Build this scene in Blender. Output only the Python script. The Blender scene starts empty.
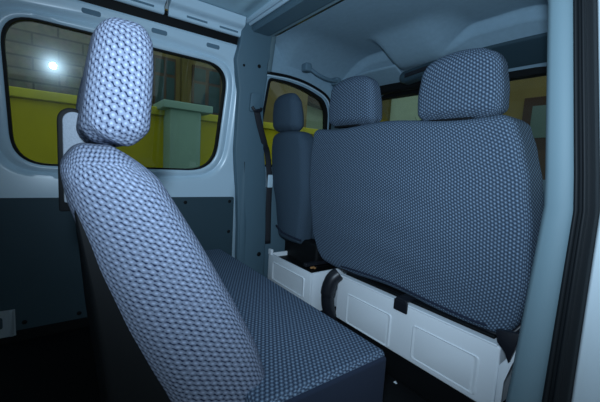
import bpy, bmesh, math, random
from mathutils import Vector, Matrix
random.seed(7)
S = bpy.context.scene
COL = S.collection

# ------------------------------------------------------------------ helpers
def lerp_tab(tab, t):
    if t <= tab[0][0]: return tab[0][1]
    for (a, va), (b, vb) in zip(tab, tab[1:]):
        if t <= b:
            u = (t-a)/(b-a); return va+(vb-va)*u
    return tab[-1][1]
def smooth_tab(tab, t):
    if t <= tab[0][0]: return tab[0][1]
    for (a, va), (b, vb) in zip(tab, tab[1:]):
        if t <= b:
            u = (t-a)/(b-a); u = u*u*(3-2*u)*.5+u*.5; return va+(vb-va)*u
    return tab[-1][1]
def tag(o, label=None, cat=None, group=None, kind=None):
    if label: o['label'] = label
    if cat: o['category'] = cat
    if group: o['group'] = group
    if kind: o['kind'] = kind
    return o
def empty(name, loc, label, cat, group=None):
    o = bpy.data.objects.new(name, None); COL.objects.link(o); o.location = loc
    o.empty_display_size = .1
    return tag(o, label, cat, group)
def link(name, me, mat, parent=None, smooth=True, label=None):
    o = bpy.data.objects.new(name, me); COL.objects.link(o)
    if mat: me.materials.append(mat)
    for p in me.polygons: p.use_smooth = smooth
    if parent:
        o.parent = parent
        base = parent
        off = Vector((0, 0, 0))
        while base: off += base.location; base = base.parent
        o.matrix_parent_inverse = Matrix.Identity(4)
        o.location = -off if True else off      # meshes are written in world metres
    if label: o['label'] = label
    return o
def obj_bm(name, bm, mat, parent=None, smooth=True, label=None, autos=None):
    bmesh.ops.recalc_face_normals(bm, faces=bm.faces)
    me = bpy.data.meshes.new(name); bm.to_mesh(me); bm.free()
    o = link(name, me, mat, parent, smooth, label)
    if autos is not None:
        for e in me.edges: pass
        try: me.set_sharp_from_angle(angle=math.radians(autos))
        except Exception: pass
    return o
def axis_samples(h, r, n, k=4):
    s = []
    for i in range(k+1): s.append(-(h-r) - r*math.tan(math.radians(45*(1-i/k))))
    for i in range(1, n): s.append(-(h-r)+2*(h-r)*i/n)
    for i in range(k+1): s.append((h-r)+r*math.tan(math.radians(45*i/k)))
    return s
def rbox_bm(c, hs, r, n=(4, 4, 4), f=None, k=4, bm=None, uvoff=(0, 0)):
    """rounded box, half sizes hs about c, optional deform f(local)->local; uv in metres"""
    own = bm is None
    if own: bm = bmesh.new()
    uvl = bm.loops.layers.uv.verify()
    r = min(r, min(hs)*.999)
    sm = [axis_samples(hs[i], r, n[i], k) for i in range(3)]
    cache = {}
    def V(p):
        key = tuple(round(v, 6) for v in p)
        if key in cache: return cache[key]
        core = [max(-(hs[i]-r), min(hs[i]-r, p[i])) for i in range(3)]
        d = Vector([p[i]-core[i] for i in range(3)])
        if d.length > 1e-9: d = d.normalized()*r
        q = Vector(core)+d
        if f: q = Vector(f(q.x, q.y, q.z))
        cache[key] = bm.verts.new(q+Vector(c)); return cache[key]
    for ax in range(3):
        a, b = (ax+1) % 3, (ax+2) % 3
        for sgn in (-1, 1):
            for i in range(len(sm[a])-1):
                for j in range(len(sm[b])-1):
                    ps = []
                    for (ii, jj) in ((i, j), (i+1, j), (i+1, j+1), (i, j+1)):
                        p = [0, 0, 0]; p[ax] = sgn*hs[ax]; p[a] = sm[a][ii]; p[b] = sm[b][jj]; ps.append(p)
                    if sgn < 0: ps.reverse()
                    vs = [V(p) for p in ps]
                    if len(set(vs)) < 4: continue
                    try: fc = bm.faces.new(vs)
                    except ValueError: continue
                    for lp, p in zip(fc.loops, ps):
                        if ax == 0: uv = (p[1], p[2])
                        elif ax == 1: uv = (p[0], p[2])
                        else: uv = (p[0], p[1])
                        lp[uvl].uv = (uv[0]+uvoff[0], uv[1]+uvoff[1])
    return bm
def rbox(name, c, hs, r, mat, parent=None, n=(4, 4, 4), f=None, label=None, k=4):
    bm = rbox_bm(c, hs, r, n, f, k)
    return obj_bm(name, bm, mat, parent, True, label)
def tube_bm(pts, r, seg=10, bm=None, cap=True, flat=None, widthdir=None):
    """tube along pts; r may be list; flat=(a,b) elliptical using widthdir"""
    bm = bm or bmesh.new()
    pts = [Vector(p) for p in pts]; rings = []
    up = Vector((0, 0, 1))
    prev = None
    for i, p in enumerate(pts):
        t = (pts[min(i+1, len(pts)-1)]-pts[max(i-1, 0)]).normalized()
        if widthdir: u = Vector(widthdir) - t*t.dot(Vector(widthdir))
        elif prev: u = prev - t*t.dot(prev)
        else:
            ref = up if abs(t.z) < .9 else Vector((1, 0, 0)); u = ref - t*t.dot(ref)
        u.normalize(); prev = u; w = t.cross(u)
        rr = r[i] if isinstance(r, (list, tuple)) else r
        a, b = (flat if flat else (rr, rr))
        rings.append([bm.verts.new(p+u*a*math.cos(2*math.pi*k/seg)+w*b*math.sin(2*math.pi*k/seg)) for k in range(seg)])
    for A, B in zip(rings, rings[1:]):
        for k in range(seg): bm.faces.new((A[k], A[(k+1) % seg], B[(k+1) % seg], B[k]))
    if cap:
        bm.faces.new(list(reversed(rings[0]))); bm.faces.new(rings[-1])
    return bm
def bez(pts, n=8):
    """catmull-rom through pts"""
    P = [Vector(p) for p in pts]; P = [P[0]*2-P[1]]+P+[P[-1]*2-P[-2]]; out = []
    for i in range(1, len(P)-2):
        for k in range(n):
            t = k/n
            out.append(.5*((2*P[i])+(-P[i-1]+P[i+1])*t+(2*P[i-1]-5*P[i]+4*P[i+1]-P[i+2])*t*t+(-P[i-1]+3*P[i]-3*P[i+1]+P[i+2])*t**3))
    out.append(P[-2]); return out
def extr_bm(poly, fn, w0, w1, bevel=0.0, seg=2):
    """poly: list of 2D points; fn(a,b,w)->xyz ; solid between w0 and w1"""
    bm = bmesh.new()
    A = [bm.verts.new(fn(a, b, w0)) for a, b in poly]; B = [bm.verts.new(fn(a, b, w1)) for a, b in poly]
    n = len(poly)
    bm.faces.new(A); bm.faces.new(list(reversed(B)))
    for i in range(n): bm.faces.new((A[i], B[i], B[(i+1) % n], A[(i+1) % n]))
    bmesh.ops.recalc_face_normals(bm, faces=bm.faces)
    if bevel > 0:
        bmesh.ops.bevel(bm, geom=list(bm.edges), offset=bevel, segments=seg, profile=.5, affect='EDGES')
    return bm
def round_poly(pts, r, k=6):
    out = []; n = len(pts)
    for i in range(n):
        p = Vector(pts[i]); a = Vector(pts[i-1]); b = Vector(pts[(i+1) % n])
        rr = r[i] if isinstance(r, (list, tuple)) else r
        da = (a-p); db = (b-p); l = min(rr, da.length*.45, db.length*.45)
        s = p+da.normalized()*l; e = p+db.normalized()*l
        for j in range(k+1):
            t = j/k; out.append(tuple((1-t)**2*s+2*t*(1-t)*p+t*t*e))
    return out
def polar(poly, cen, ang):
    d = Vector((math.cos(ang), math.sin(ang))); best = 0; c = Vector(cen)
    for i in range(len(poly)):
        a = Vector(poly[i])-c; b = Vector(poly[(i+1) % len(poly)])-c; e = b-a
        den = d.x*e.y-d.y*e.x
        if abs(den) < 1e-12: continue
        t = (a.x*e.y-a.y*e.x)/den; u = (a.x*d.y-a.y*d.x)/den
        if t > 0 and -1e-6 <= u <= 1+1e-6: best = max(best, t)
    return best
def holed(outer, hole, rings, fn, n=120, thick=None):
    """sheet with a hole. rings=[(offset outward, depth)...]; outer = polygon; fn(a,b,depth)"""
    cen = Vector((sum(p[0] for p in hole)/len(hole), sum(p[1] for p in hole)/len(hole)))
    angs = [2*math.pi*i/n for i in range(n)]
    for p in outer:
        a = math.atan2(p[1]-cen.y, p[0]-cen.x) % (2*math.pi)
        j = min(range(len(angs)), key=lambda i: abs(angs[i]-a)); angs[j] = a
    angs.sort()
    bm = bmesh.new(); loops = []
    for off, dep in rings:
        L = []
        for a in angs:
            R = polar(hole, cen, a)+off; p = cen+Vector((math.cos(a), math.sin(a)))*R
            L.append(bm.verts.new(fn(p.x, p.y, dep)))
        loops.append(L)
    last_dep = rings[-1][1]
    for u in (.33, .66, 1):
        L = []
        for a in angs:
            r0 = polar(hole, cen, a)+rings[-1][0]; r1 = polar(outer, cen, a); R = r0+(r1-r0)*u
            p = cen+Vector((math.cos(a), math.sin(a)))*R
            L.append(bm.verts.new(fn(p.x, p.y, last_dep)))
        loops.append(L)
    m = len(angs)
    for A, B in zip(loops, loops[1:]):
        for i in range(m): bm.faces.new((A[i], A[(i+1) % m], B[(i+1) % m], B[i]))
    return bm
def box_bm(bm, c, hs):
    r = bmesh.ops.create_cube(bm, size=1)
    for v in r['verts']: v.co = Vector((v.co.x*2*hs[0]+c[0], v.co.y*2*hs[1]+c[1], v.co.z*2*hs[2]+c[2]))
    return bm
def grid_bm(us, vs, fn):
    bm = bmesh.new(); G = [[bm.verts.new(fn(u, v)) for v in vs] for u in us]
    for i in range(len(us)-1):
        for j in range(len(vs)-1): bm.faces.new((G[i][j], G[i+1][j], G[i+1][j+1], G[i][j+1]))
    return bm
def frange(a, b, n): return [a+(b-a)*i/n for i in range(n+1)]
def thicken(o, t, off=0):
    m = o.modifiers.new('thickness', 'SOLIDIFY'); m.thickness = t; m.offset = off; return o

# ------------------------------------------------------------------ materials
def mat(name, col, rough=.5, metal=0, spec=.5, bump=None, var=None):
    m = bpy.data.materials.new(name); m.use_nodes = True; nt = m.node_tree; b = nt.nodes['Principled BSDF']
    b.inputs['Base Color'].default_value = (*col, 1); b.inputs['Roughness'].default_value = rough
    b.inputs['Metallic'].default_value = metal; b.inputs['Specular IOR Level'].default_value = spec
    tc = nt.nodes.new('ShaderNodeTexCoord')
    if var:
        n = nt.nodes.new('ShaderNodeTexNoise'); n.inputs['Scale'].default_value = var[0]; n.inputs['Detail'].default_value = 5
        nt.links.new(tc.outputs['Object'], n.inputs['Vector'])
        r = nt.nodes.new('ShaderNodeMix'); r.data_type = 'RGBA'
        r.inputs['A'].default_value = (*col, 1); r.inputs['B'].default_value = (*[c*var[1] for c in col], 1)
        nt.links.new(n.outputs['Fac'], r.inputs['Factor']); nt.links.new(r.outputs['Result'], b.inputs['Base Color'])
    if bump:
        n = nt.nodes.new('ShaderNodeTexNoise'); n.inputs['Scale'].default_value = bump[0]; n.inputs['Detail'].default_value = 3
        nt.links.new(tc.outputs['Object'], n.inputs['Vector'])
        bp = nt.nodes.new('ShaderNodeBump'); bp.inputs['Strength'].default_value = bump[1]; bp.inputs['Distance'].default_value = .002
        nt.links.new(n.outputs['Fac'], bp.inputs['Height']); nt.links.new(bp.outputs['Normal'], b.inputs['Normal'])
    return m
def fabric(name, light, dark, period=.0125, lo=-1.5, hi=-.75, angle=0, bumps=.4, contrast_noise=.25, irr=.9, star=1.25):
    """woven jacquard: a hexagonal lattice of dark dashes on a light ground, from three cosine waves over the cloth's uv"""
    m = bpy.data.materials.new(name); m.use_nodes = True; nt = m.node_tree; N = nt.nodes; Lk = nt.links
    b = N['Principled BSDF']; b.inputs['Roughness'].default_value = .9; b.inputs['Specular IOR Level'].default_value = .15
    tc = N.new('ShaderNodeUVMap')
    k = 2*math.pi/period
    tot = None
    for i in range(3):
        a = math.radians(angle+60*i)
        d = N.new('ShaderNodeVectorMath'); d.operation = 'DOT_PRODUCT'; Lk.new(tc.outputs['UV'], d.inputs[0])
        d.inputs[1].default_value = (k*math.cos(a), k*math.sin(a), 0)
        c = N.new('ShaderNodeMath'); c.operation = 'COSINE'
        wt = N.new('ShaderNodeMath'); wt.operation = 'MULTIPLY'; wt.inputs[1].default_value = (1.0, 1.2, .8)[i]
        ph = N.new('ShaderNodeMath'); ph.operation = 'ADD'; ph.inputs[1].default_value = (0, 0, 0)[i]
        Lk.new(d.outputs['Value'], ph.inputs[0]); Lk.new(ph.outputs[0], c.inputs[0]); Lk.new(c.outputs[0], wt.inputs[0])
        if tot is None: tot = wt.outputs[0]
        else:
            s = N.new('ShaderNodeMath'); s.operation = 'ADD'; Lk.new(tot, s.inputs[0]); Lk.new(wt.outputs[0], s.inputs[1]); tot = s.outputs[0]
    wn = N.new('ShaderNodeTexNoise'); wn.inputs['Scale'].default_value = 1.6/period; wn.inputs['Detail'].default_value = 3; wn.inputs['Roughness'].default_value = .8
    Lk.new(tc.outputs['UV'], wn.inputs['Vector'])
    wa = N.new('ShaderNodeMath'); wa.operation = 'MULTIPLY_ADD'; wa.inputs[1].default_value = 3.2*irr; wa.inputs[2].default_value = -1.6*irr
    Lk.new(wn.outputs['Fac'], wa.inputs[0])
    ws_ = N.new('ShaderNodeMath'); ws_.operation = 'ADD'; Lk.new(tot, ws_.inputs[0]); Lk.new(wa.outputs[0], ws_.inputs[1]); tot = ws_.outputs[0]
    mr = N.new('ShaderNodeMapRange'); mr.interpolation_type = 'SMOOTHSTEP'
    mr.inputs['From Min'].default_value = lo; mr.inputs['From Max'].default_value = hi
    Lk.new(tot, mr.inputs['Value'])
    # fine thread noise
    ns = N.new('ShaderNodeTexNoise'); ns.inputs['Scale'].default_value = 700; ns.inputs['Detail'].default_value = 2
    Lk.new(tc.outputs['UV'], ns.inputs['Vector'])
    # light star centres
    mr2 = N.new('ShaderNodeMapRange'); mr2.inputs['From Min'].default_value = 1.0; mr2.inputs['From Max'].default_value = 3.0
    Lk.new(tot, mr2.inputs['Value'])
    mx = N.new('ShaderNodeMix'); mx.data_type = 'RGBA'; mx.inputs['A'].default_value = (*dark, 1); mx.inputs['B'].default_value = (*[c*.8 for c in light], 1)
    Lk.new(mr.outputs['Result'], mx.inputs['Factor'])
    mx2 = N.new('ShaderNodeMix'); mx2.data_type = 'RGBA'; mx2.inputs['B'].default_value = (*[min(1, c*star) for c in light], 1)
    Lk.new(mx.outputs['Result'], mx2.inputs['A']); Lk.new(mr2.outputs['Result'], mx2.inputs['Factor'])
    mx3 = N.new('ShaderNodeMix'); mx3.data_type = 'RGBA'; mx3.blend_type = 'MULTIPLY'; mx3.inputs['Factor'].default_value = contrast_noise*2
    Lk.new(mx2.outputs['Result'], mx3.inputs['A'])
    cr = N.new('ShaderNodeValToRGB'); cr.color_ramp.elements[0].color = (.35, .35, .35, 1); cr.color_ramp.elements[1].color = (1.5, 1.5, 1.5, 1)
    Lk.new(ns.outputs['Fac'], cr.inputs['Fac']); Lk.new(cr.outputs['Color'], mx3.inputs['B'])
    Lk.new(mx3.outputs['Result'], b.inputs['Base Color'])
    bp = N.new('ShaderNodeBump'); bp.inputs['Strength'].default_value = bumps; bp.inputs['Distance'].default_value = .001
    Lk.new(mr.outputs['Result'], bp.inputs['Height']); Lk.new(bp.outputs['Normal'], b.inputs['Normal'])
    return m
def glass(name, tint, refl=.07, haze=.012):
    m = bpy.data.materials.new(name); m.use_nodes = True; nt = m.node_tree; N = nt.nodes; L = nt.links
    N.remove(N['Principled BSDF']); out = N['Material Output']
    t = N.new('ShaderNodeBsdfTransparent'); t.inputs['Color'].default_value = (*tint, 1)
    g = N.new('ShaderNodeBsdfGlossy'); g.inputs['Roughness'].default_value = .0
    g2 = N.new('ShaderNodeBsdfGlossy'); g2.inputs['Roughness'].default_value = .16; g2.inputs['Color'].default_value = (.8, .9, 1, 1)
    lw = N.new('ShaderNodeLayerWeight'); lw.inputs['Blend'].default_value = .5
    pw = N.new('ShaderNodeMath'); pw.operation = 'POWER'; pw.inputs[1].default_value = 5; L.new(lw.outputs['Facing'], pw.inputs[0])
    fr = N.new('ShaderNodeMath'); fr.operation = 'MULTIPLY_ADD'; fr.inputs[1].default_value = .9; fr.inputs[2].default_value = .04; L.new(pw.outputs[0], fr.inputs[0])
    m1 = N.new('ShaderNodeMixShader'); L.new(fr.outputs[0], m1.inputs[0]); L.new(t.outputs[0], m1.inputs[1]); L.new(g.outputs[0], m1.inputs[2])
    m2 = N.new('ShaderNodeMixShader'); m2.inputs[0].default_value = haze; L.new(m1.outputs[0], m2.inputs[1]); L.new(g2.outputs[0], m2.inputs[2])
    L.new(m2.outputs[0], out.inputs['Surface'])
    return m

M = {}
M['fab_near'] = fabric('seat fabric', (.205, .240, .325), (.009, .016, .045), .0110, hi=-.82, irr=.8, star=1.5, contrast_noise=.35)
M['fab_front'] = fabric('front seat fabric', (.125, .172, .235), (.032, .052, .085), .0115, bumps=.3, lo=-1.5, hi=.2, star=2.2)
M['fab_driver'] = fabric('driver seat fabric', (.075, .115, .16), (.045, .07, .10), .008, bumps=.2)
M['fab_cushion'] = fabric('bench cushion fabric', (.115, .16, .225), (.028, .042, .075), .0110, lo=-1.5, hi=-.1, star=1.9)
M['fab_flat'] = mat('plain pale cloth', (.36, .40, .46), .95, bump=(500, .8), var=(350, .6))
M['side_cloth'] = mat('dark side cloth', (.010, .018, .040), .95, bump=(600, .3))
M['paint'] = mat('pale painted metal', (.56, .72, .82), .28, 0, .6, bump=(6, .05))
M['jamb'] = mat('white painted jamb', (.62, .72, .78), .25, 0, .6)
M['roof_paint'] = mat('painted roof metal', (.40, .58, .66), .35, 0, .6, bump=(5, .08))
M['trim'] = mat('grey blue plastic trim', (.095, .165, .21), .55, 0, .4, bump=(500, .15))
M['panel'] = mat('dark hardboard panel', (.035, .07, .09), .6, 0, .35, bump=(60, .1), var=(3, .8))
M['pillar'] = mat('pale grey pillar trim', (.125, .19, .22), .6, 0, .3, bump=(500, .1))
M['headliner'] = mat('headliner felt', (.30, .44, .54), .95, 0, .1, bump=(400, .5), var=(40, .8))
M['visor'] = mat('visor vinyl', (.12, .20, .26), .7, 0, .3)
M['lampd'] = mat('dark lamp plastic', (.035, .065, .085), .45, 0, .4)
M['black'] = mat('black rubber', (.005, .006, .007), .6, 0, .2)
M['blackp'] = mat('black plastic', (.012, .013, .018), .4, 0, .5)
M['seal'] = mat('ribbed rubber seal', (.006, .008, .010), .6, 0, .2)
M['floor'] = mat('black rubber floor', (.006, .007, .008), .8, 0, .2, bump=(200, .3))
M['box'] = mat('white painted seat box', (.88, .92, .96), .35, 0, .5, bump=(20, .05))
M['web'] = mat('black belt webbing', (.010, .012, .018), .7, bump=(800, .3))
M['chrome'] = mat('bright metal', (.7, .75, .8), .2, 1)
M['bracket'] = mat('zinc bracket', (.35, .42, .46), .4, .3)
M['tan'] = mat('tan scrap', (.45, .22, .08), .8)
M['white'] = mat('white scrap', (.8, .85, .9), .7)
M['yellow'] = mat('yellow wall paint', (.62, .52, .0), .8, var=(3, .8), bump=(30, .3))
M['ybright'] = mat('light yellow coping', (.75, .68, .05), .8, var=(8, .7))
M['teal'] = mat('grey green pillar paint', (.33, .50, .46), .8, var=(5, .85))
M['ochre'] = mat('ochre wall render', (.31, .235, .085), .9, var=(2, .6), bump=(20, .3))
M['wframe'] = mat('brown window frame', (.09, .05, .03), .7)
M['ofrm'] = mat('ochre stone surround', (.20, .16, .05), .9, var=(6, .6))
M['wglass'] = mat('dark window pane', (.015, .04, .045), .3, 0, .3, var=(7, 2.5))
M['pgreen'] = mat('pale green building render', (.55, .68, .50), .9, var=(6, .8))
M['dbrown'] = mat('brown door wood', (.06, .028, .016), .7)
M['lpane'] = mat('pale door pane', (.13, .20, .18), .3)
M['ground'] = mat('asphalt', (.10, .10, .10), .9, var=(8, .7))
M['leaf'] = mat('dark green leaves', (.03, .09, .03), .8)
M['glass'] = glass('side glass', (.88, .93, .84))
M['glass2'] = glass('cab glass', (.92, .96, .92), haze=.003)
# old brick courses for the building across
def brick():
    m = bpy.data.materials.new('weathered masonry'); m.use_nodes = True; nt = m.node_tree; N = nt.nodes; L = nt.links; b = N['Principled BSDF']
    b.inputs['Roughness'].default_value = .95
    tc = N.new('ShaderNodeTexCoord'); mp = N.new('ShaderNodeMapping'); mp.inputs['Rotation'].default_value = (math.radians(90), 0, math.radians(90))
    sx = N.new('ShaderNodeSeparateXYZ'); cx = N.new('ShaderNodeCombineXYZ'); L.new(tc.outputs['Object'], sx.inputs[0]); L.new(sx.outputs['Y'], cx.inputs['X']); L.new(sx.outputs['Z'], cx.inputs['Y'])
    br = N.new('ShaderNodeTexBrick'); L.new(cx.outputs[0], br.inputs['Vector'])
    br.inputs['Color1'].default_value = (.20, .17, .11, 1); br.inputs['Color2'].default_value = (.13, .13, .10, 1); br.inputs['Mortar'].default_value = (.05, .06, .05, 1)
    br.inputs['Scale'].default_value = 1; br.inputs['Brick Width'].default_value = .6; br.inputs['Row Height'].default_value = .17; br.inputs['Mortar Size'].default_value = .018; br.inputs['Mortar Smooth'].default_value = .6
    n = N.new('ShaderNodeTexNoise'); n.inputs['Scale'].default_value = 9; n.inputs['Detail'].default_value = 6; L.new(cx.outputs[0], n.inputs['Vector'])
    mx = N.new('ShaderNodeMix'); mx.data_type = 'RGBA'; mx.blend_type = 'OVERLAY'; mx.inputs['Factor'].default_value = .8
    L.new(br.outputs['Color'], mx.inputs['A']); L.new(n.outputs['Color'], mx.inputs['B']); 
    hs = N.new('ShaderNodeHueSaturation'); hs.inputs['Saturation'].default_value = .5; L.new(mx.outputs['Result'], hs.inputs['Color'])
    L.new(hs.outputs['Color'], b.inputs['Base Color']); return m
M['brick'] = brick()

# ------------------------------------------------------------------ van shell
def WX(z): return -.85 + .16*max(0, z-.85)          # left side wall, leaning in above the belt line
def wl(y, z, d=0): return (WX(z)+d, y, z)            # d = metres towards the cabin
def struct(o): o['kind'] = 'structure'; return o

# floor
bm = bmesh.new(); box_bm(bm, (0, .7, -.03), (.95, 1.95, .03)); struct(obj_bm('floor', bm, M['floor'], smooth=False))
# left side panel, window aperture with pressed frame
hole1 = round_poly([(-.20, 1.488), (.815, 1.482), (.785, .853), (-.185, .850)], [.13, .14, .17, .14], 8)
outer1 = [(-1.2, 0), (.95, 0), (.95, 1.60), (-1.2, 1.60)]
rings = [(.0, -.035), (.0, .0), (.006, .006), (.02, .008), (.034, .0), (.045, -.006), (.058, .0), (.066, .010), (.085, .012)]
o = struct(obj_bm('wall_left', holed(outer1, hole1, rings, wl, 160), M['paint'], autos=50)); thicken(o, .004)
# pane + rubber seal
w1 = holed([(p[0], p[1]) for p in hole1], [(p[0], p[1]) for p in hole1], [(0, 0)], wl, 8); w1.free()
def pane(name, poly, d, m, fn=wl, t=.004):
    bm = extr_bm(poly, fn, d-t/2, d+t/2); return struct(obj_bm(name, bm, m, smooth=False))
def grow(poly, g):
    c = Vector((sum(p[0] for p in poly)/len(poly), sum(p[1] for p in poly)/len(poly)))
    return [tuple(Vector(p)+(Vector(p)-c).normalized()*g) for p in poly]
win = pane('window_1', grow(hole1, .0), -.022, M['glass'])
def ring_bm(poly, fn, g0, g1, d0, d1):
    A = grow(poly, g0); B = grow(poly, g1); n = len(poly); bm = bmesh.new()
    L = [[bm.verts.new(fn(p[0], p[1], d)) for p in P] for P, d in ((A, d0), (A, d1), (B, d1), (B, d0))]
    for k in range(4):
        P, Q = L[k], L[(k+1) % 4]
        for i in range(n): bm.faces.new((P[i], P[(i+1) % n], Q[(i+1) % n], Q[i]))
    return bm
obj_bm('window_seal', ring_bm(hole1, wl, -.013, .003, -.032, .002), M['black'], win, autos=40, label='black rubber seal round the pane')
# slots pressed in the upper frame
for (y0, z0) in ((.125, 1.566), (.42, 1.561), (.705, 1.561)):
    sp = round_poly([(y0-.038, z0-.012), (y0+.038, z0-.012), (y0+.038, z0+.010), (y0-.038, z0+.010)], .010, 5)
    s = struct(obj_bm('trim_1', extr_bm(sp, wl, .010, .0145), M['visor'], smooth=False))
# cable channel and bright roof rail above it
bm = extr_bm([(-1.2, 1.585), (.93, 1.585), (.93, 1.665), (-1.2, 1.665)], wl, -.03, .004); struct(obj_bm('trim_2', bm, M['black'], smooth=False))
def rail_prof(y0, y1):
    prof = [(-.705, 1.640), (-.690, 1.640), (-.684, 1.648), (-.684, 1.672), (-.676, 1.680), (-.655, 1.684), (-.640, 1.692), (-.632, 1.735), (-.705, 1.735)]
    return extr_bm(prof, lambda a, b, w: (a, w, b), y0, y1, .002, 1)
for y0, y1 in ((-1.2, -.15), (-.13, .435), (.455, .86)):
    struct(obj_bm('trim_3', rail_prof(y0, y1), M['paint'], autos=30))
for y0 in (.0, .33, .60, .78):
    bm = bmesh.new(); box_bm(bm, (-.6838, y0, 1.660), (.001, .055, .005)); struct(obj_bm('trim_4', bm, M['visor'], smooth=False))
tube = tube_bm(bez([(-.715, -1.1, 1.655), (-.71, -.4, 1.66), (-.708, .1, 1.652), (-.712, .3, 1.662), (-.71, .6, 1.655), (-.712, .9, 1.66)], 8), .010, 8)
tag(obj_bm('wiring_loom', tube, M['black']), 'black taped wiring loom running in the channel above the side window', 'cable')
# lower trim panel of the side
pp = round_poly([(-1.15, .055), (.915, .055), (.915, .690), (-1.15, .705)], .012, 3)
lp = struct(obj_bm('trim_5', extr_bm(pp, wl, .010, .017), M['panel'], smooth=False))
for y0, z0 in ((.10, .66), (.60, .66), (.885, .66), (.885, .46), (-.40, .66), (-.16, .09), (.06, .085), (.5, .09)):
    bm = bmesh.new(); bmesh.ops.create_uvsphere(bm, u_segments=12, v_segments=6, radius=.011)
    for v in bm.verts: v.co = Vector((v.co.x*.35, v.co.y, v.co.z))+Vector(wl(y0, z0, .018))
    obj_bm('stud', bm, M['black'], lp)
struct(obj_bm('baseboard_left', extr_bm([(-1.19, 0), (.93, 0), (.93, .062), (-1.19, .05)], wl, .009, .016), M['floor'], smooth=False))
# painted strip between trim panel and pillar
# roof of the load bay with pressed ribs
def roofz(x, y):
    z = 1.735 + .012*math.cos(x/.75*math.pi/2)
    for yc in (-.75, -.35, .05, .45, .80):
        d = abs(y-yc)
        if d < .05: z += -.012*(.5+.5*math.cos(d/.05*math.pi))*min(1, max(0, (.62-abs(x))/.06))
    return z
ys = sorted(set([round(v, 4) for v in frange(-1.2, .93, 213)]))
struct(obj_bm('ceiling', grid_bm(frange(-.70, .74, 30), ys, lambda u, v: (u, v, roofz(u, v))), M['roof_paint']))
# roof bow (dark plastic) at the B pillars + painted lip
def bow(y0, y1, zt, drop, m, nm):
    prof = [(y0, zt), (y0, zt-drop*.8), (y0+.012, zt-drop), (y1-.012, zt-drop), (y1, zt-drop*.8), (y1, zt)]
    return struct(obj_bm(nm, extr_bm(prof, lambda a, b, w: (w, a, b), -.70, .74, 0), m, autos=30))
bow(.875, .893, 1.745, .026, M['paint'], 'trim_6')
bow(.895, .913, 1.745, .034, M['paint'], 'trim_6')
bow(.915, 1.040, 1.745, .060, M['trim'], 'trim_7')
bow(1.041, 1.066, 1.745, .058, M['pillar'], 'trim_8')
struct(obj_bm('trim_8', extr_bm([(1.050, 1.72), (1.082, 1.72), (1.076, 1.49), (1.046, 1.49)], wl, .01, .052, .006), M['pillar'], autos=40))
bow(1.067, 1.078, 1.745, .035, M['black'], 'trim_8')
# cab headliner
def headz(x, y):
    t = (y-1.085)/(1.95-1.085)
    z = 1.70 - .02*t
    if y > 1.70: z -= .10*min(1, (y-1.70)/.03)*.55
    if y > 1.735: z -= .16*min(1, (y-1.735)/.22)
    e = max(0, (abs(x)-.42)/.30); z -= .12*e**2.2*min(1, max(0, (y-1.080)/.12))
    return z
def headz2(x, y):
    z = headz(x, y)
    # raised centre moulding between the visors, swelled down to catch the flash brightly
    sw = min(1, max(0, (x+.30)/.06))*min(1, max(0, (.24-x)/.22)); sw = sw*sw*(3-2*sw)
    sy = min(1, max(0, (y-1.42)/.34)); sy = sy*sy*(3-2*sy)
    z = z+(min(z, 1.70-.135*sy)-z)*sw
    return z
ys = frange(1.085, 1.69, 18)+frange(1.695, 1.76, 10)+frange(1.77, 1.95, 8)
struct(obj_bm('ceiling.001', grid_bm(frange(-.745, .775, 64), ys, lambda u, v: (u, v, headz2(u, v))), M['headliner']))
# cab side wall (driver's door) left, with glass
def wlc(y, z, d=0): return (WX(z)+d, y, z)
hole3 = round_poly([(1.09, 1.468), (1.24, 1.470), (1.40, 1.452), (1.56, 1.405), (1.615, 1.33), (1.66, 1.05), (1.66, .90), (1.05, .90)], [.03, .05, .08, .05, .06, .05, .03, .03], 4)
outer3 = [(1.0, .02), (2.1, .02), (2.1, .9), (1.72, 1.40), (1.60, 1.58), (1.05, 1.73), (1.0, 1.73)]
d1 = struct(obj_bm('door_1', holed(outer3, hole3, [(0, -.03), (0, 0), (.012, .006), (.03, .0)], wlc, 120), M['headliner'], autos=40)); thicken(d1, .004)
obj_bm('door_lining', extr_bm(round_poly([(1.13, .10), (2.0, .10), (2.0, .78), (1.13, .80)], .04, 4), wlc, .005, .035, .006), M['trim'], d1, autos=40)
w3 = pane('window_2', hole3, -.018, M['glass2'])
obj_bm('window_seal', ring_bm(hole3, wlc, -.016, .004, -.028, .006), M['black'], w3, autos=40, label='black rubber seal round the pane')
arc = [(1.06, 1.478), (1.24, 1.484), (1.41, 1.466), (1.575, 1.415), (1.632, 1.33), (1.66, 1.15)]
obj_bm('bright_strip', tube_bm(bez([wlc(a, b, .012) for a, b in arc], 6), .0048, 8), M['paint'], d1, label='pale painted edge of the door opening')
obj_bm('door_seal', tube_bm(bez([wlc(a, b+.014, .018) for a, b in arc], 6), .009, 8), M['black'], d1)
obj_bm('door_check', rbox_bm((-.80, 1.16, .80), (.02, .02, .045), .008), M['paint'], d1, label='small pale painted block at the door edge')
# driver's side B-pillar trim
off = .055
bp = [(.862, 1.73), (1.085, 1.73), (1.078, 1.63), (1.045, 1.53), (1.052, 1.45), (1.045, 1.30), (1.075, 1.10), (1.125, .85), (1.15, .45), (1.15, .02), (.94, .02), (.935, .50), (.92, .75), (.885, 1.0), (.872, 1.35), (.855, 1.42), (.832, 1.52), (.848, 1.60)]
def bfn(a, b, w): return (WX(min(b, 1.62))+w, a, b)
pl = struct(obj_bm('trim_9', extr_bm(bp, bfn, 0, off, .010, 3), M['trim'], autos=45))
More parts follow.
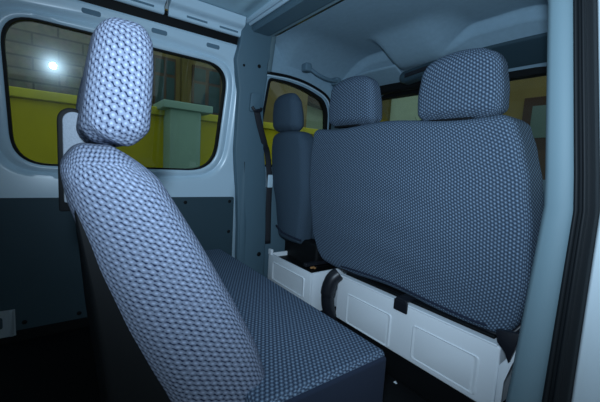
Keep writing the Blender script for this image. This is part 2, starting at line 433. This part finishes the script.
# raised moulding running down the trim
obj_bm('pillar_moulding', extr_bm(round_poly([(.95, .04), (.99, .04), (.99, .60), (.965, .86), (.95, .98), (.94, .86)], .015, 3), bfn, off-.010, off+.006, .004, 2), M['trim'], pl, autos=45)
for (a, b, r) in ((.985, 1.505, .012), (.885, 1.49, .008), (1.10, .29, .016)):
    bm = bmesh.new(); bmesh.ops.create_uvsphere(bm, u_segments=14, v_segments=8, radius=r)
    for v in bm.verts: v.co = Vector((v.co.x*.3, v.co.y, v.co.z))+Vector(bfn(a, b, off))
    obj_bm('hole_plug', bm, M['black'], pl)
# belt
sb = empty('seat_belt', bfn(.985, 1.28, off), 'black seat belt hanging from a square guide on the grey pillar behind the driver seat', 'seat belt')
obj_bm('belt_guide', extr_bm(round_poly([(.945, 1.235), (1.015, 1.235), (1.015, 1.345), (.945, 1.345)], .012, 4), bfn, off+.0005, off+.020, .004, 2), M['trim'], sb, autos=45)
obj_bm('buckle_loop', tube_bm(bez([bfn(.955, 1.262, off+.026), bfn(.975, 1.240, off+.034), bfn(1.010, 1.245, off+.030), bfn(1.02, 1.262, off+.024)], 6), .009, 8), M['blackp'], sb)
strap = bez([bfn(.985, 1.25, off+.028), bfn(1.02, 1.16, off+.028), bfn(1.075, 1.05, off+.02), (-.775, 1.12, .98), (-.79, 1.152, .82), (-.795, 1.160, .6), (-.79, 1.165, .36)], 8)
obj_bm('webbing', tube_bm(strap, 1, 8, flat=(.0015, .020), widthdir=(1, -.2, 0)), M['web'], sb)
# right side: passenger side B-pillar, seal and painted jamb
def RX(z): return lerp_tab([(0, .838), (.40, .868), (.88, .888), (1.31, .842), (1.74, .76)], z)
def strip(y0, y1, x0, x1, z0=0, z1=1.74, bev=.0):
    us = frange(z0, z1, 24); bm = bmesh.new(); R = []
    for z in us:
        X = RX(z); w = lerp_tab([(0, 1.5), (.42, 1.25), (.88, 1.0), (1.3, .88), (1.74, .8)], z)
        a, b = X+x0*w, X+x1*w; c = min(bev, (y1-y0)*.45, (b-a)*.45)
        pts = [(a+c, y0), (b-c, y0), (b, y0+c), (b, y1-c), (b-c, y1), (a+c, y1), (a, y1-c), (a, y0+c)] if c > 0 else [(a, y0), (b, y0), (b, y1), (a, y1)]
        R.append([bm.verts.new((p[0], p[1], z)) for p in pts])
    for A, B in zip(R, R[1:]):
        for i in range(len(A)): bm.faces.new((A[i], A[(i+1) % len(A)], B[(i+1) % len(A)], B[i]))
    bm.faces.new(R[0]); bm.faces.new(list(reversed(R[-1]))); return bm
struct(obj_bm('trim_10', strip(.85, 1.02, 0, .058, bev=.012), M['pillar'], autos=60))
sl = struct(obj_bm('trim_11', strip(.825, .90, .0585, .092, bev=.010), M['seal'], autos=60))
for a, b in ((.062, .070), (.075, .083)):
    obj_bm('seal_rib', strip(.817, .83, a, b, bev=.003), M['seal'], sl, autos=60)
jb = struct(obj_bm('wall_right', strip(.86, .96, .0925, .26, bev=.006), M['jamb'], autos=60))
struct(obj_bm('trim_12', strip(1.021, 1.05, -.010, .02, .0, 1.72, bev=.006), M['black'], autos=60))
rbox('clip', (.862, 1.015, 1.205), (.004, .008, .012), .003, M['white'], bpy.data.objects['trim_12'])
# passenger door beyond the pillar
def wr(y, z, d=0): return (.90-.16*max(0, z-.85)-d, y, z)
hole4 = round_poly([(1.12, 1.44), (1.40, 1.45), (1.60, 1.36), (1.72, .92), (1.12, .90)], .05, 4)
d2 = struct(obj_bm('door_2', holed([(1.052, .02), (2.1, .02), (2.1, .9), (1.72, 1.40), (1.60, 1.58), (1.052, 1.73)], hole4, [(0, -.03), (0, 0), (.02, .004)], wr, 100), M['trim'], autos=40)); thicken(d2, .004)
pane('window_3', hole4, -.018, M['glass2'], wr)
# outer right side aft of camera is the open sliding door; rear end of the load bay
bm = bmesh.new(); box_bm(bm, (.02, -1.22, .87), (.90, .02, .87)); struct(obj_bm('wall_back', bm, M['paint'], smooth=False))
bm = bmesh.new(); box_bm(bm, (.90, -1.0, .87), (.03, .20, .87)); struct(obj_bm('wall_right.001', bm, M['paint'], smooth=False))
bm = bmesh.new(); box_bm(bm, (.80, -.0, 1.70), (.055, .80, .035)); struct(obj_bm('trim_13', bm, M['paint'], smooth=False))
# front: cowl, dashboard, windscreen
bm = extr_bm([(1.93, 0), (2.62, 0), (2.62, .80), (2.55, .86), (2.25, .92), (2.05, .86), (1.98, .60), (2.05, .40), (1.93, .2)], lambda a, b, w: (w, a, b), -.86, .86, .0)
struct(obj_bm('wall_front', bm, M['visor'], smooth=False))
def ws(x, t, d=0): # windscreen from header to cowl
    return (x, 1.955+.62*t+d+.03*math.cos(x), 1.475-.60*t)
bm = grid_bm(frange(-.72, .75, 12), frange(0, 1, 8), ws)
wsc = struct(obj_bm('window_4', bm, M['glass2'])); thicken(wsc, .005)
bm = bmesh.new(); box_bm(bm, (.015, 1.965, 1.485), (.735, .03, .040)); struct(obj_bm('trim_14', bm, M['black'], smooth=False))
for sx, nm in ((-1, 'trim_15'), (1, 'trim_16')):
    pts = [(.015+sx*.79-sx*.05, 1.63, 1.50), (.015+sx*.79-sx*.045, 1.80, 1.42), (.015+sx*.79-.01*sx, 2.1, 1.18), (.015+sx*.82, 2.5, .86)]
    struct(obj_bm(nm, tube_bm(bez(pts, 6), .04, 12), M['headliner']))
# outer roof skin keeps daylight off the lining
bm = extr_bm([(-.93, .9), (-.88, 1.3), (-.80, 1.72), (-.60, 1.80), (.62, 1.80), (.83, 1.72), (.80, 1.70), (.60, 1.775), (-.60, 1.775), (-.77, 1.70)][2:], lambda a, b, w: (a, w, b), -1.25, 1.96, 0)
struct(obj_bm('ceiling.002', bm, M['jamb'], smooth=False))

# ------------------------------------------------------------------ cab fittings
rbox('header_panel', (-.30, 1.885, 1.515), (.42, .03, .055), .02, M['black'], bpy.data.objects['trim_14'])
gh = empty('grab_handle', (-.66, 1.44, 1.55), 'grey plastic grab handle under the headliner above the driver window', 'grab handle')
obj_bm('grip', tube_bm(bez([(-.640, 1.33, 1.555), (-.625, 1.39, 1.525), (-.625, 1.47, 1.512), (-.632, 1.56, 1.515)], 8), .012, 10), M['visor'], gh)
for y, z in ((1.315, 1.560), (1.58, 1.520)):
    rbox('mount', (-.655, y, z), (.030, .024, .026), .012, M['visor'], gh)
def visor(x0, x1, y0, z0, label, nm='sun_visor', dz=-.075, m=None):
    e = empty(nm, ((x0+x1)/2, y0, z0), label, 'sun visor')
    cx, hw = (x0+x1)/2, (x1-x0)/2
    def f(x, y, z): return (x, y, z+dz*((y+.08)/.16)+.004*math.cos(x/hw*1.5))
    rbox('visor_panel', (cx, y0, z0), (hw, .080, .009), .0085, m or M['visor'], e, (8, 4, 1), f)
    obj_bm('hinge_rod', tube_bm([(x0+.03, y0+.065, z0+dz*.9+.014), (x1-.03, y0+.065, z0+dz*.9+.014)], .006, 8), M['blackp'], e)
    return e
visor(-.62, -.26, 1.80, 1.585, 'folded sun visor above the windscreen on the driver side', m=M['headliner'])
visor(.12, .60, 1.83, 1.565, 'folded dark sun visor above the windscreen on the passenger side', m=M['lampd'])
mo = empty('overhead_lamp', (-.12, 1.80, 1.53), 'dark oval overhead lamp unit between the two sun visors', 'lamp')
rbox('lamp_housing', (-.10, 1.79, 1.525), (.150, .055, .036), .034, M['lampd'], mo, (6, 3, 2), lambda x, y, z: (x, y, z+x*.12))
rbox('lamp_lens', (-.10, 1.737, 1.522), (.095, .006, .013), .005, M['blackp'], mo, (4, 1, 1), lambda x, y, z: (x, y, z+x*.12))
# ------------------------------------------------------------------ front bench
fb = empty('passenger_bench_seat', (.2, 1.3, 0), 'wide front bench seat in patterned blue grey cloth seen from behind, on a white box', 'seat')
W0, W1, Z0, Z1 = -.42, .764, .370, 1.138
cxb, czb, hwb, hzb = (W0+W1)/2, (Z0+Z1)/2, (W1-W0)/2, (Z1-Z0)/2
LT = [(0, .15), (.10, .085), (.22, .040), (.6, 0), (.8, .010), (.95, .035), (1, .045)]
RT = [(0, .045), (.1, .012), (.25, 0), (.5, .008), (.7, .030), (.85, .058), (.95, .085), (1, .11)]
def fb_f(x, y, z):
    t = (z+hzb)/(2*hzb); u = x/hwb
    a = smooth_tab(LT, t); b = smooth_tab(RT, t)
    X = x + (a*(1-u)/2 if True else 0) - b*(1+u)/2
    Y = y + .04*(.5-t) + (-.018*(1-u*u)*(1 if y < 0 else -.2))*math.sin(math.pi*min(1, max(0, t)))
    Y += .003*math.sin(z*40+x*3)*(1-abs(u))
    if t > .9: Y *= 1
    Z = z + .010*math.cos(u*math.pi*1.5) - .0
    return (X, Y, Z)
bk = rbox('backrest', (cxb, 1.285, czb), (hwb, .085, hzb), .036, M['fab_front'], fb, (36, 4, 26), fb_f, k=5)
# piping at the bottom hem and black frame
def on_back(x, t, dy=-.005):
    z = t*2*hzb-hzb; p = fb_f(x-cxb, -.085, z); return (p[0]+cxb, p[1]+1.285+dy, p[2]+czb)
obj_bm('frame_tube', tube_bm(bez([(-.22, 1.245, .395), (.0, 1.225, .368), (.35, 1.225, .366), (.62, 1.225, .366), (.72, 1.24, .385), (.76, 1.27, .44)], 8), .010, 10), M['blackp'], fb)
obj_bm('hem', tube_bm(bez([on_back(x, .045) for x in (-.18, .0, .2, .4, .6, .68)], 6), .0045, 8), M['side_cloth'], fb)
NEARD = [(0, .84), (.12, 1.0), (.3, 1.0), (.6, .96), (.85, .87), (.95, .82), (1, .76)]
def headrest(name, cx, cy, z0, hw, hy, hz, m, parent, tilt=0, wr=.012, rr=None, top=.72, seed=0, dt=None):
    def f(x, y, z):
        t = (z+hz)/(2*hz)
        w = smooth_tab([(0, .96), (.10, 1.0), (.4, 1.0), (.75, .93), (.9, .84), (1, top)], t)
        d = smooth_tab(dt or [(0, .80), (.15, 1.0), (.5, 1.0), (.8, .86), (1, .62)], t)
        X = x*w; Y = y*d*(1-(.06 if dt else .25)*(x/hw)**2)
        g = max(0, 1-t/.28)
        Y += wr*.5*g*math.sin(x*130+seed); X += wr*.25*g*math.sin(y*160+seed*2)
        zz = z + .010*(1-(x/hw)**2)*t*1.5 + wr*.4*g*math.sin(x*90+y*70+seed)
        Y += tilt*z
        return (X, Y, zz)
    return rbox(name, (cx, cy, z0+hz), (hw, hy, hz), rr or min(hy, hw)*.88, m, parent, (14, 8, 14), f, k=5)
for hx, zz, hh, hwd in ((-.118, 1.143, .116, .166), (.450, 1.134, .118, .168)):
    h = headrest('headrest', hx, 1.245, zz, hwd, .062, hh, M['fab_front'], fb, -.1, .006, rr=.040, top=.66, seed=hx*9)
    for s in (-.05, .05):
        obj_bm('post', tube_bm([(hx+s, 1.255, zz-.06), (hx+s, 1.25, zz+.02)], .007, 8), M['blackp'], h)
    obj_bm('dark_gap_strip', rbox_bm((hx-.01, 1.22, zz-.004), (.085, .02, .005), .004), M['black'], h)  # black strip standing in for the shade in the gap under the headrest
# cushion of the front bench
rbox('seat_cushion', (.23, 1.60, .50), (.49, .23, .085), .06, M['fab_cushion'], fb, (8, 6, 3))
def seat_box(parent, x0, x1, y0, y1, z0, z1, recs, m=M['box']):
    bm = rbox_bm(((x0+x1)/2, (y0+y1)/2, (z0+z1)/2), ((x1-x0)/2, (y1-y0)/2, (z1-z0)/2), .008, (2, 2, 2), k=3)
    b = obj_bm('seat_box', bm, m, parent, autos=40, label='white painted metal box')
    for (a0, a1, b0, b1) in recs:
        # pressed panel: raised rim and sunken field
        poly = round_poly([(a0, b0), (a1, b0), (a1, b1), (a0, b1)], .012, 4)
        L = []; bm = bmesh.new()
        for g, d in ((.010, -.0005), (.006, .004), (.0, .004), (-.006, -.0032+.0036), (-.010, .0012)):
            Q = grow(poly, g); L.append([bm.verts.new((p[0], y0-d, p[1])) for p in Q])
        for A, B in zip(L, L[1:]):
            for i in range(len(A)): bm.faces.new((A[i], A[(i+1) % len(A)], B[(i+1) % len(A)], B[i]))
        bm.faces.new(L[-1])
        obj_bm('pressed_panel', bm, m, b, autos=50)
    return b
rbox('dark_gap_plate', (.325, 1.40, .369), (.37, .195, .006), .004, M['black'], fb)  # added black sheet, stands in for shade between backrest and box
sbx = seat_box(fb, -.068, .73, 1.17, 1.62, .127, .361, ((.018, .283, .138, .284), (.408, .663, .154, .290)))
rbox('plinth', (.33, 1.40, .063), (.38, .215, .062), .006, M['black'], fb)
# lip, hinge clip and recliner of the bench
rbox('box_lip', (.33, 1.182, .363), (.39, .016, .004), .003, M['box'], sbx)
rbox('hinge_clip', (.338, 1.161, .352), (.034, .005, .024), .004, M['blackp'], fb, label='black hinge clip over the edge of the box')
rbox('hinge_arm', (.338, 1.195, .379), (.026, .038, .006), .004, M['blackp'], fb)
obj_bm('recliner', extr_bm(round_poly([(.715, .425), (.785, .44), (.777, .385), (.764, .330), (.750, .362), (.724, .385)], .006, 3), lambda a, b, w: (a, w, b), 1.15, 1.168, .002), M['blackp'], fb, autos=40)
obj_bm('side_flange', extr_bm(round_poly([(.735, .13), (.752, .16), (.752, .25), (.768, .32), (.793, .40), (.802, .445), (.790, .445), (.772, .385), (.752, .335), (.732, .30)], .005, 2), lambda a, b, w: (a, w, b), 1.169, 1.180, .001), M['box'], fb, autos=40)
# ------------------------------------------------------------------ driver seat
ds = empty('driver_seat', (-.48, 1.4, 0), 'driver seat in plain dark blue cloth beside the window, on its own white box', 'seat')
DL = [(0, .085), (.3, .055), (.6, .0), (.85, .0), (1, .03)]; DR = [(0, .06), (.5, .0), (.9, .01), (1, .04)]
def ds_f(x, y, z):
    t = (z+.36)/.72; u = x/.200
    return (x+smooth_tab(DL, t)*(1-u)/2-smooth_tab(DR, t)*(1+u)/2, y+.05*(.5-t)-(.02*(1-u*u) if y < 0 else 0), z-.02*abs(u)**3*t)
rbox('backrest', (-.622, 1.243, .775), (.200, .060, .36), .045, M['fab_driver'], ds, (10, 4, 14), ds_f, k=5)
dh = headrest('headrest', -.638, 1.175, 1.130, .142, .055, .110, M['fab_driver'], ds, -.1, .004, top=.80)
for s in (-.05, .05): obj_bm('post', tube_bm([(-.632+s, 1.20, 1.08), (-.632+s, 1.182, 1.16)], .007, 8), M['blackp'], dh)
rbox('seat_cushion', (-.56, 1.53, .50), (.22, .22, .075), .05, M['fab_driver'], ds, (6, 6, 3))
obj_bm('hem', tube_bm(bez([(-.73, 1.19, .50), (-.64, 1.178, .475), (-.52, 1.178, .465), (-.44, 1.19, .46)], 6), .006, 8), M['side_cloth'], ds)
# open-topped white box
def open_box(parent, x0, x1, y0, y1, z0, z1, t=.014):
    bm = bmesh.new()
    for c, h in ((((x0+x1)/2, y0+t/2, (z0+z1)/2), ((x1-x0)/2, t/2, (z1-z0)/2)), (((x0+x1)/2, y1-t/2, (z0+z1)/2-.04), ((x1-x0)/2-t, t/2, (z1-z0)/2-.04)),
                 ((x0+t/2, (y0+y1)/2, (z0+z1)/2), (t/2, (y1-y0)/2-t, (z1-z0)/2)), ((x1-t/2, (y0+y1)/2, (z0+z1)/2), (t/2, (y1-y0)/2-t, (z1-z0)/2))):
        box_bm(bm, c, h)
    bmesh.ops.bevel(bm, geom=list(bm.edges), offset=.003, segments=2, profile=.5, affect='EDGES')
    return obj_bm('seat_box', bm, M['box'], parent, autos=40, label='white painted metal box, open at the back')
db = open_box(ds, -.665, -.205, 1.10, 1.44, .10, .333)
poly = round_poly([(-.600, .178), (-.270, .178), (-.270, .288), (-.600, .288)], .012, 4); L = []; bm = bmesh.new()
for g, d in ((.010, -.0005), (.006, .005), (.0, .005), (-.006, .001), (-.010, .001)):
    L.append([bm.verts.new((p[0], 1.10-d, p[1])) for p in grow(poly, g)])
for A, B in zip(L, L[1:]):
    for i in range(len(A)): bm.faces.new((A[i], A[(i+1) % len(A)], B[(i+1) % len(A)], B[i]))
bm.faces.new(L[-1]); obj_bm('pressed_panel', bm, M['box'], db, autos=50)
rbox('corner_tab', (-.645, 1.104, .345), (.018, .010, .018), .004, M['box'], db)
rbox('seat_mechanism', (-.52, 1.33, .33), (.18, .09, .12), .02, M['black'], ds)
rbox('plinth', (-.435, 1.27, .05), (.22, .16, .049), .006, M['black'], ds)
rbox('dark_filler', (-.435, 1.27, .295), (.212, .152, .012), .004, M['black'], ds)  # added black slab that darkens the box inside as shade would
rbox('slide_rail', (-.30, 1.235, .352), (.014, .11, .010), .004, M['blackp'], ds)
# tan scrap lying in the box, crumb on the floor
def scrap(name, c, r, m, label, cat, sq=(1, .6, .35), seed=1):
    rnd = random.Random(seed); bm = bmesh.new(); bmesh.ops.create_icosphere(bm, subdivisions=3, radius=r)
    for v in bm.verts:
        d = v.co.normalized(); k = 1+.25*math.sin(d.x*5+seed)+.2*math.sin(d.y*7+d.z*4+seed*2)
        v.co = Vector((v.co.x*sq[0]*k, v.co.y*sq[1]*k, v.co.z*sq[2]*k))+Vector(c)
    return tag(obj_bm(name, bm, m), label, cat)
# parking brake between the boxes
pb = empty('parking_brake_lever', (-.09, 1.15, 0), 'curved black lever standing in the gap between the two white seat boxes', 'lever')
obj_bm('lever_arm', tube_bm(bez([(-.080, 1.20, .02), (-.085, 1.16, .12), (-.088, 1.13, .20), (-.086, 1.125, .28), (-.075, 1.14, .34), (-.060, 1.17, .37)], 8), [.034]*22+[.038]*19, 14), M['blackp'], pb)
rbox('lever_base', (-.09, 1.28, .03), (.05, .08, .029), .01, M['black'], pb)

# ------------------------------------------------------------------ rear bench
rb = empty('rear_bench_seat', (.0, .4, 0), 'rear bench seat seen end on, in pale blue patterned cloth with dotted weave', 'seat')
XN = .550; XF = -.62; hwr = (XN-XF)/2; cxr = (XN+XF)/2; hzr = .33; czr = .615
BL = [(.28, .215), (.36, .185), (.455, .152), (.518, .122), (.619, .078), (.736, .038), (.788, .025), (.853, .005), (.907, -.004), (.96, .006)]
BR = [(.28, .435), (.355, .418), (.50, .368), (.608, .312), (.749, .234), (.887, .151), (.94, .098), (.96, .09)]
def rb_f(x, y, z):
    Zw = z+czr; l = lerp_tab(BL, Zw); r = lerp_tab(BR, Zw)
    v = (y+.09)/.18; u = x/hwr
    Y = l+(r-l)*v
    drop = .0
    e = max(0, (abs(u)-.86)/.14)
    Zn = z-.03*e*e*max(0, z)/hzr
    X = x
    return (X, Y-.25, Zn)
rbk = rbox('backrest', (cxr, .25, czr), (hwr, .09, hzr), .055, M['fab_near'], rb, (24, 6, 26), rb_f, k=6)
# dark shell on the rear of the backrest
SB = [(.20, .08), (.30, .072), (.5, .056), (.70, .034), (.85, .012), (.88, .012)]
def shell_f(x, y, z):
    Zw = z+.54; a_, b_ = lerp_tab(SB, Zw), lerp_tab(BL, Zw)+.02; v = (y+.03)/.06
    return (x, a_+(b_-a_)*v, z)
rbox('back_shell', (cxr-.01, 0, .54), (hwr-.012, .030, .33), .012, M['black'], rb, (8, 2, 20), shell_f)
# seam piping where side panel meets the back
# headrests
nh = headrest('headrest', .408, .086, .946, .125, .0530, .1030, M['fab_near'], rb, .10, .009, rr=.036, top=.84, seed=1, dt=NEARD)
h2 = headrest('headrest', .05, .094, .948, .125, .060, .098, M['fab_near'], rb, .10, .009, rr=.036, top=.84, seed=3, dt=NEARD)
h3 = headrest('headrest', -.32, .10, .948, .125, .060, .098, M['fab_near'], rb, .10, .009, rr=.036, top=.84, seed=5, dt=NEARD)
for h, x in ((nh, .408), (h2, .05), (h3, -.32)):
    for s in (-.05, .05): obj_bm('post', tube_bm([(x+s, .078, .90), (x+s, .074, .97)], .006, 8), M['blackp'], h)
# belt tower
bt = obj_bm('belt_tower', extr_bm([(-.006, .80), (.046, .80)]+[(.020+.026*math.cos(math.pi*i/14), .992+.027*math.sin(math.pi*i/14)) for i in range(15)], lambda a, b, w: (w, a, b), .27, .30, .004), M['black'], rb, autos=40, label='black rounded housing with a pale cloth face')
obj_bm('tower_cover', extr_bm([(.003, .82), (.043, .82)]+[(.023+.020*math.cos(math.pi*i/14), .990+.020*math.sin(math.pi*i/14)) for i in range(15)], lambda a, b, w: (w, a, b), .3005, .312, .004), M['fab_flat'], bt, autos=40, label='pale cloth face')
# cushion
def cu_f(x, y, z):
    u = x/.60; v = y/.22
    Z = z + (.006*(1-v*v)*(1-u**4) if z > 0 else 0)
    X = x; Y = y
    if z < 0: X = x-.015*(1 if x > 0 else 0)
    return (X, Y, Z)
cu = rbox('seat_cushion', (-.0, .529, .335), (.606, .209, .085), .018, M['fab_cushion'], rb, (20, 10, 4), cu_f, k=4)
sk = rbox('cushion_side', (.600, .529, .322), (.013, .203, .085), .010, M['side_cloth'], rb, (2, 6, 3), label='darker plain cloth side')
rbox('base_frame', (.0, .50, .235), (.56, .18, .025), .01, M['black'], rb)
for x in (-.45, .50):
    for y in (.36, .62):
        obj_bm('leg', extr_bm(round_poly([(y-.03, .0), (y+.03, .0), (y+.02, .215), (y-.02, .215)], .006, 2), lambda a, b, w: (w, a, b), x-.015, x+.015, .003), M['black'], rb, autos=40)

scrap('scrap', (-.33, 1.21, .318), .024, M['tan'], 'small tan crumpled scrap lying among black parts on top of the driver seat box', 'scrap', seed=2)
scrap('scrap.001', (.345, 1.165, .0035), .008, M['white'], 'tiny white scrap on the black floor below the white box under the bench', 'scrap', (1, .8, .45), seed=3)
# zinc anchor bracket low on the side wall
br = empty('anchor_bracket', (-.835, -.23, .10), 'pale metal anchor bracket at the foot of the dark side panel', 'bracket')
obj_bm('plate', holed([(-.32, .034), (-.192, .034), (-.192, .166), (-.32, .166)], round_poly([(-.275, .075), (-.238, .075), (-.238, .135), (-.275, .135)], .012, 3), [(0, .018), (0, .022)], wl, 48), M['bracket'], br, autos=30)
obj_bm('back_plate', extr_bm([(-.315, .036), (-.196, .036), (-.196, .160), (-.315, .160)], wl, .011, .016), M['black'], br, smooth=False)
obj_bm('rib', extr_bm(round_poly([(-.213, .034), (-.200, .034), (-.200, .160), (-.213, .160)], .003, 2), wl, .0225, .028, .001), M['bracket'], br, autos=30)

# ------------------------------------------------------------------ outside
bm = bmesh.new(); box_bm(bm, (-3, 4, -.65), (14, 14, .05)); struct(obj_bm('floor.001', bm, M['ground'], smooth=False))
yw = empty('boundary_wall', (-3.1, 1, -.6), 'bright yellow rendered boundary wall with a lighter coping beyond the side window', 'wall')
rbox('wall_body', (-3.12, .6, .40), (.10, 5.5, 1.0), .01, M['yellow'], yw, (1, 1, 1))
rbox('coping', (-3.11, .6, 1.445), (.14, 5.55, .045), .012, M['ybright'], yw, (1, 1, 1), label='lighter yellow coping')
gp = empty('gate_pillar', (-2.95, 1.3, -.6), 'grey green square pillar with a projecting cap standing against the yellow wall', 'pillar')
rbox('shaft', (-2.93, 1.165, .43), (.20, .175, 1.03), .01, M['teal'], gp, (1, 1, 1))
rbox('cap', (-2.93, 1.185, 1.50), (.25, .28, .042), .012, M['teal'], gp, (1, 1, 1), label='projecting flat cap')
bd = empty('old_building', (-5.2, 1, -.6), 'old weathered masonry building with dark windows behind the yellow wall', 'building')
bm = bmesh.new(); box_bm(bm, (-5.3, -1.6, 2.0), (.25, 2.7, 2.6)); obj_bm('masonry_wall', bm, M['brick'], bd, smooth=False)
bm = bmesh.new(); box_bm(bm, (-5.3, 2.85, 2.0), (.25, 1.75, 2.6)); obj_bm('rendered_wall', bm, M['ochre'], bd, smooth=False, label='ochre rendered wall')
for (y0, y1, z0, z1) in ((1.30, 1.66, 1.75, 2.62), (1.95, 2.50, 1.75, 2.60), (2.85, 3.3, 1.75, 2.6)):
    fr = rbox('window_frame', (-5.04, (y0+y1)/2, (z0+z1)/2), (.03, (y1-y0)/2, (z1-z0)/2), .008, M['wframe'], bd, (1, 1, 1))
    n = 2
    for i in range(n):
        a = y0+(y1-y0)*(i+.12)/n; b = y0+(y1-y0)*(i+.88)/n
        for (c, d) in ((z0+.05, z0+(z1-z0)*.62), (z0+(z1-z0)*.68, z1-.05)):
            rbox('pane', (-5.008, (a+b)/2, (c+d)/2), (.004, (b-a)/2, (d-c)/2), .003, M['wglass'], fr, (1, 1, 1), k=1)
for y in (1.20, 1.80, 2.62):
    rbox('pilaster', (-5.0, y, 2.2), (.05, .055, 1.5), .01, M['ofrm'], bd, (1, 1, 1), label='ochre pilaster')
# beyond the cab windows
gb = empty('pale_green_house', (-4.6, 8.6, -.6), 'pale green rendered house seen through the windscreen between the headrests', 'building')
bm = bmesh.new(); box_bm(bm, (-5.2, 8.5, 1.9), (2.4, .9, 2.5)); obj_bm('wall_body', bm, M['pgreen'], gb, smooth=False)
rbox('corner_pilaster', (-5.25, 7.55, 1.9), (.14, .06, 2.5), .01, M['ofrm'], gb, (1, 1, 1), label='ochre corner pilaster')
ah = empty('annex_house', (-8, 5.3, -.6), 'pale green annex with a sloping red brown roof seen through the driver window', 'building')
bm = bmesh.new(); box_bm(bm, (-8.0, 4.75, .8), (.4, 2.65, 2.3)); obj_bm('wall_body', bm, M['pgreen'], ah, smooth=False)
obj_bm('roof', extr_bm([(3.2, 1.6), (5.9, 2.9), (7.4, 2.7), (7.4, 3.3), (3.2, 3.3)], lambda a, b, w: (w, a, b), -7.55, -7.2, 0), M['dbrown'], ah, smooth=False, label='red brown roof edge')
oh = empty('ochre_house', (.5, 8, -.6), 'dim ochre house front seen through the windscreen right of the bench', 'building')
bm = bmesh.new(); box_bm(bm, (.0, 8.2, 2.0), (2.7, .8, 2.6)); obj_bm('wall_body', bm, M['ochre'], oh, smooth=False)
dr = rbox('entrance_door', (-1.22, 7.36, .95), (.42, .04, 1.50), .01, M['dbrown'], oh, (1, 1, 1), label='brown wooden door')
rbox('door_pane', (-1.20, 7.315, 1.98), (.28, .008, .30), .005, M['lpane'], dr, (1, 1, 1), label='pale glazed pane')
rbox('door_panel', (-1.16, 7.315, .95), (.22, .010, .50), .006, M['wframe'], dr, (1, 1, 1))
# small bush
bm = bmesh.new(); rnd = random.Random(4)
for i in range(160):
    a = rnd.uniform(0, 6.28); h = rnd.uniform(0, 1); r = rnd.uniform(0, .5)*(1-.5*h)
    c = Vector((-3.0+r*math.cos(a), 6.3+r*math.sin(a), -.5+2.55*h)); d = Vector((rnd.gauss(0, 1), rnd.gauss(0, 1), rnd.gauss(0, 1))).normalized()*.16
    e = d.cross(Vector((rnd.gauss(0, 1), rnd.gauss(0, 1), rnd.gauss(0, 1)))).normalized()*.07
    bm.faces.new([bm.verts.new(c-d), bm.verts.new(c+e), bm.verts.new(c+d), bm.verts.new(c-e)])
bu = obj_bm('shrub', bm, M['leaf'], smooth=False); tag(bu, 'dark green shrub in front of the pale green house', 'shrub')

# ------------------------------------------------------------------ light
w = bpy.data.worlds.new('World'); S.world = w; w.use_nodes = True
bg = w.node_tree.nodes['Background']; bg.inputs['Color'].default_value = (.70, .88, 1, 1); bg.inputs['Strength'].default_value = .5
fl = bpy.data.lights.new('camera_flash', 'SPOT'); fl.energy = 78; fl.color = (.60, .80, 1); fl.shadow_soft_size = .028
fl.spot_size = math.radians(122); fl.spot_blend = 1
fo = bpy.data.objects.new('camera_flash', fl); COL.objects.link(fo); fo.location = (1.15, -.045, 1.07)
# ------------------------------------------------------------------ camera
f = 327.
cd = bpy.data.cameras.new('camera'); co = bpy.data.objects.new('camera', cd); COL.objects.link(co)
cd.sensor_width = 36; cd.lens = 36*f/600; cd.clip_start = .02
Lv = Vector((61-300, -(150-201), -f)).normalized(); Fv = Vector((750-300, -(190-201), -f)); Fv = (Fv-Lv*Fv.dot(Lv)).normalized()
Xv = -Lv; Yv = Fv; Zv = Xv.cross(Yv)
R = Matrix((Xv, Yv, Zv))
co.matrix_world = Matrix.Translation((1.15, 0, .93)) @ R.to_4x4()
S.camera = co
fo.rotation_euler = Vector((-.68, .71, .12)).to_track_quat('-Z', 'Y').to_euler()
S.view_settings.view_transform = 'Standard'; S.view_settings.look = 'None'; S.view_settings.gamma = 1
S.view_settings.use_curve_mapping = False; S.view_settings.exposure = 0
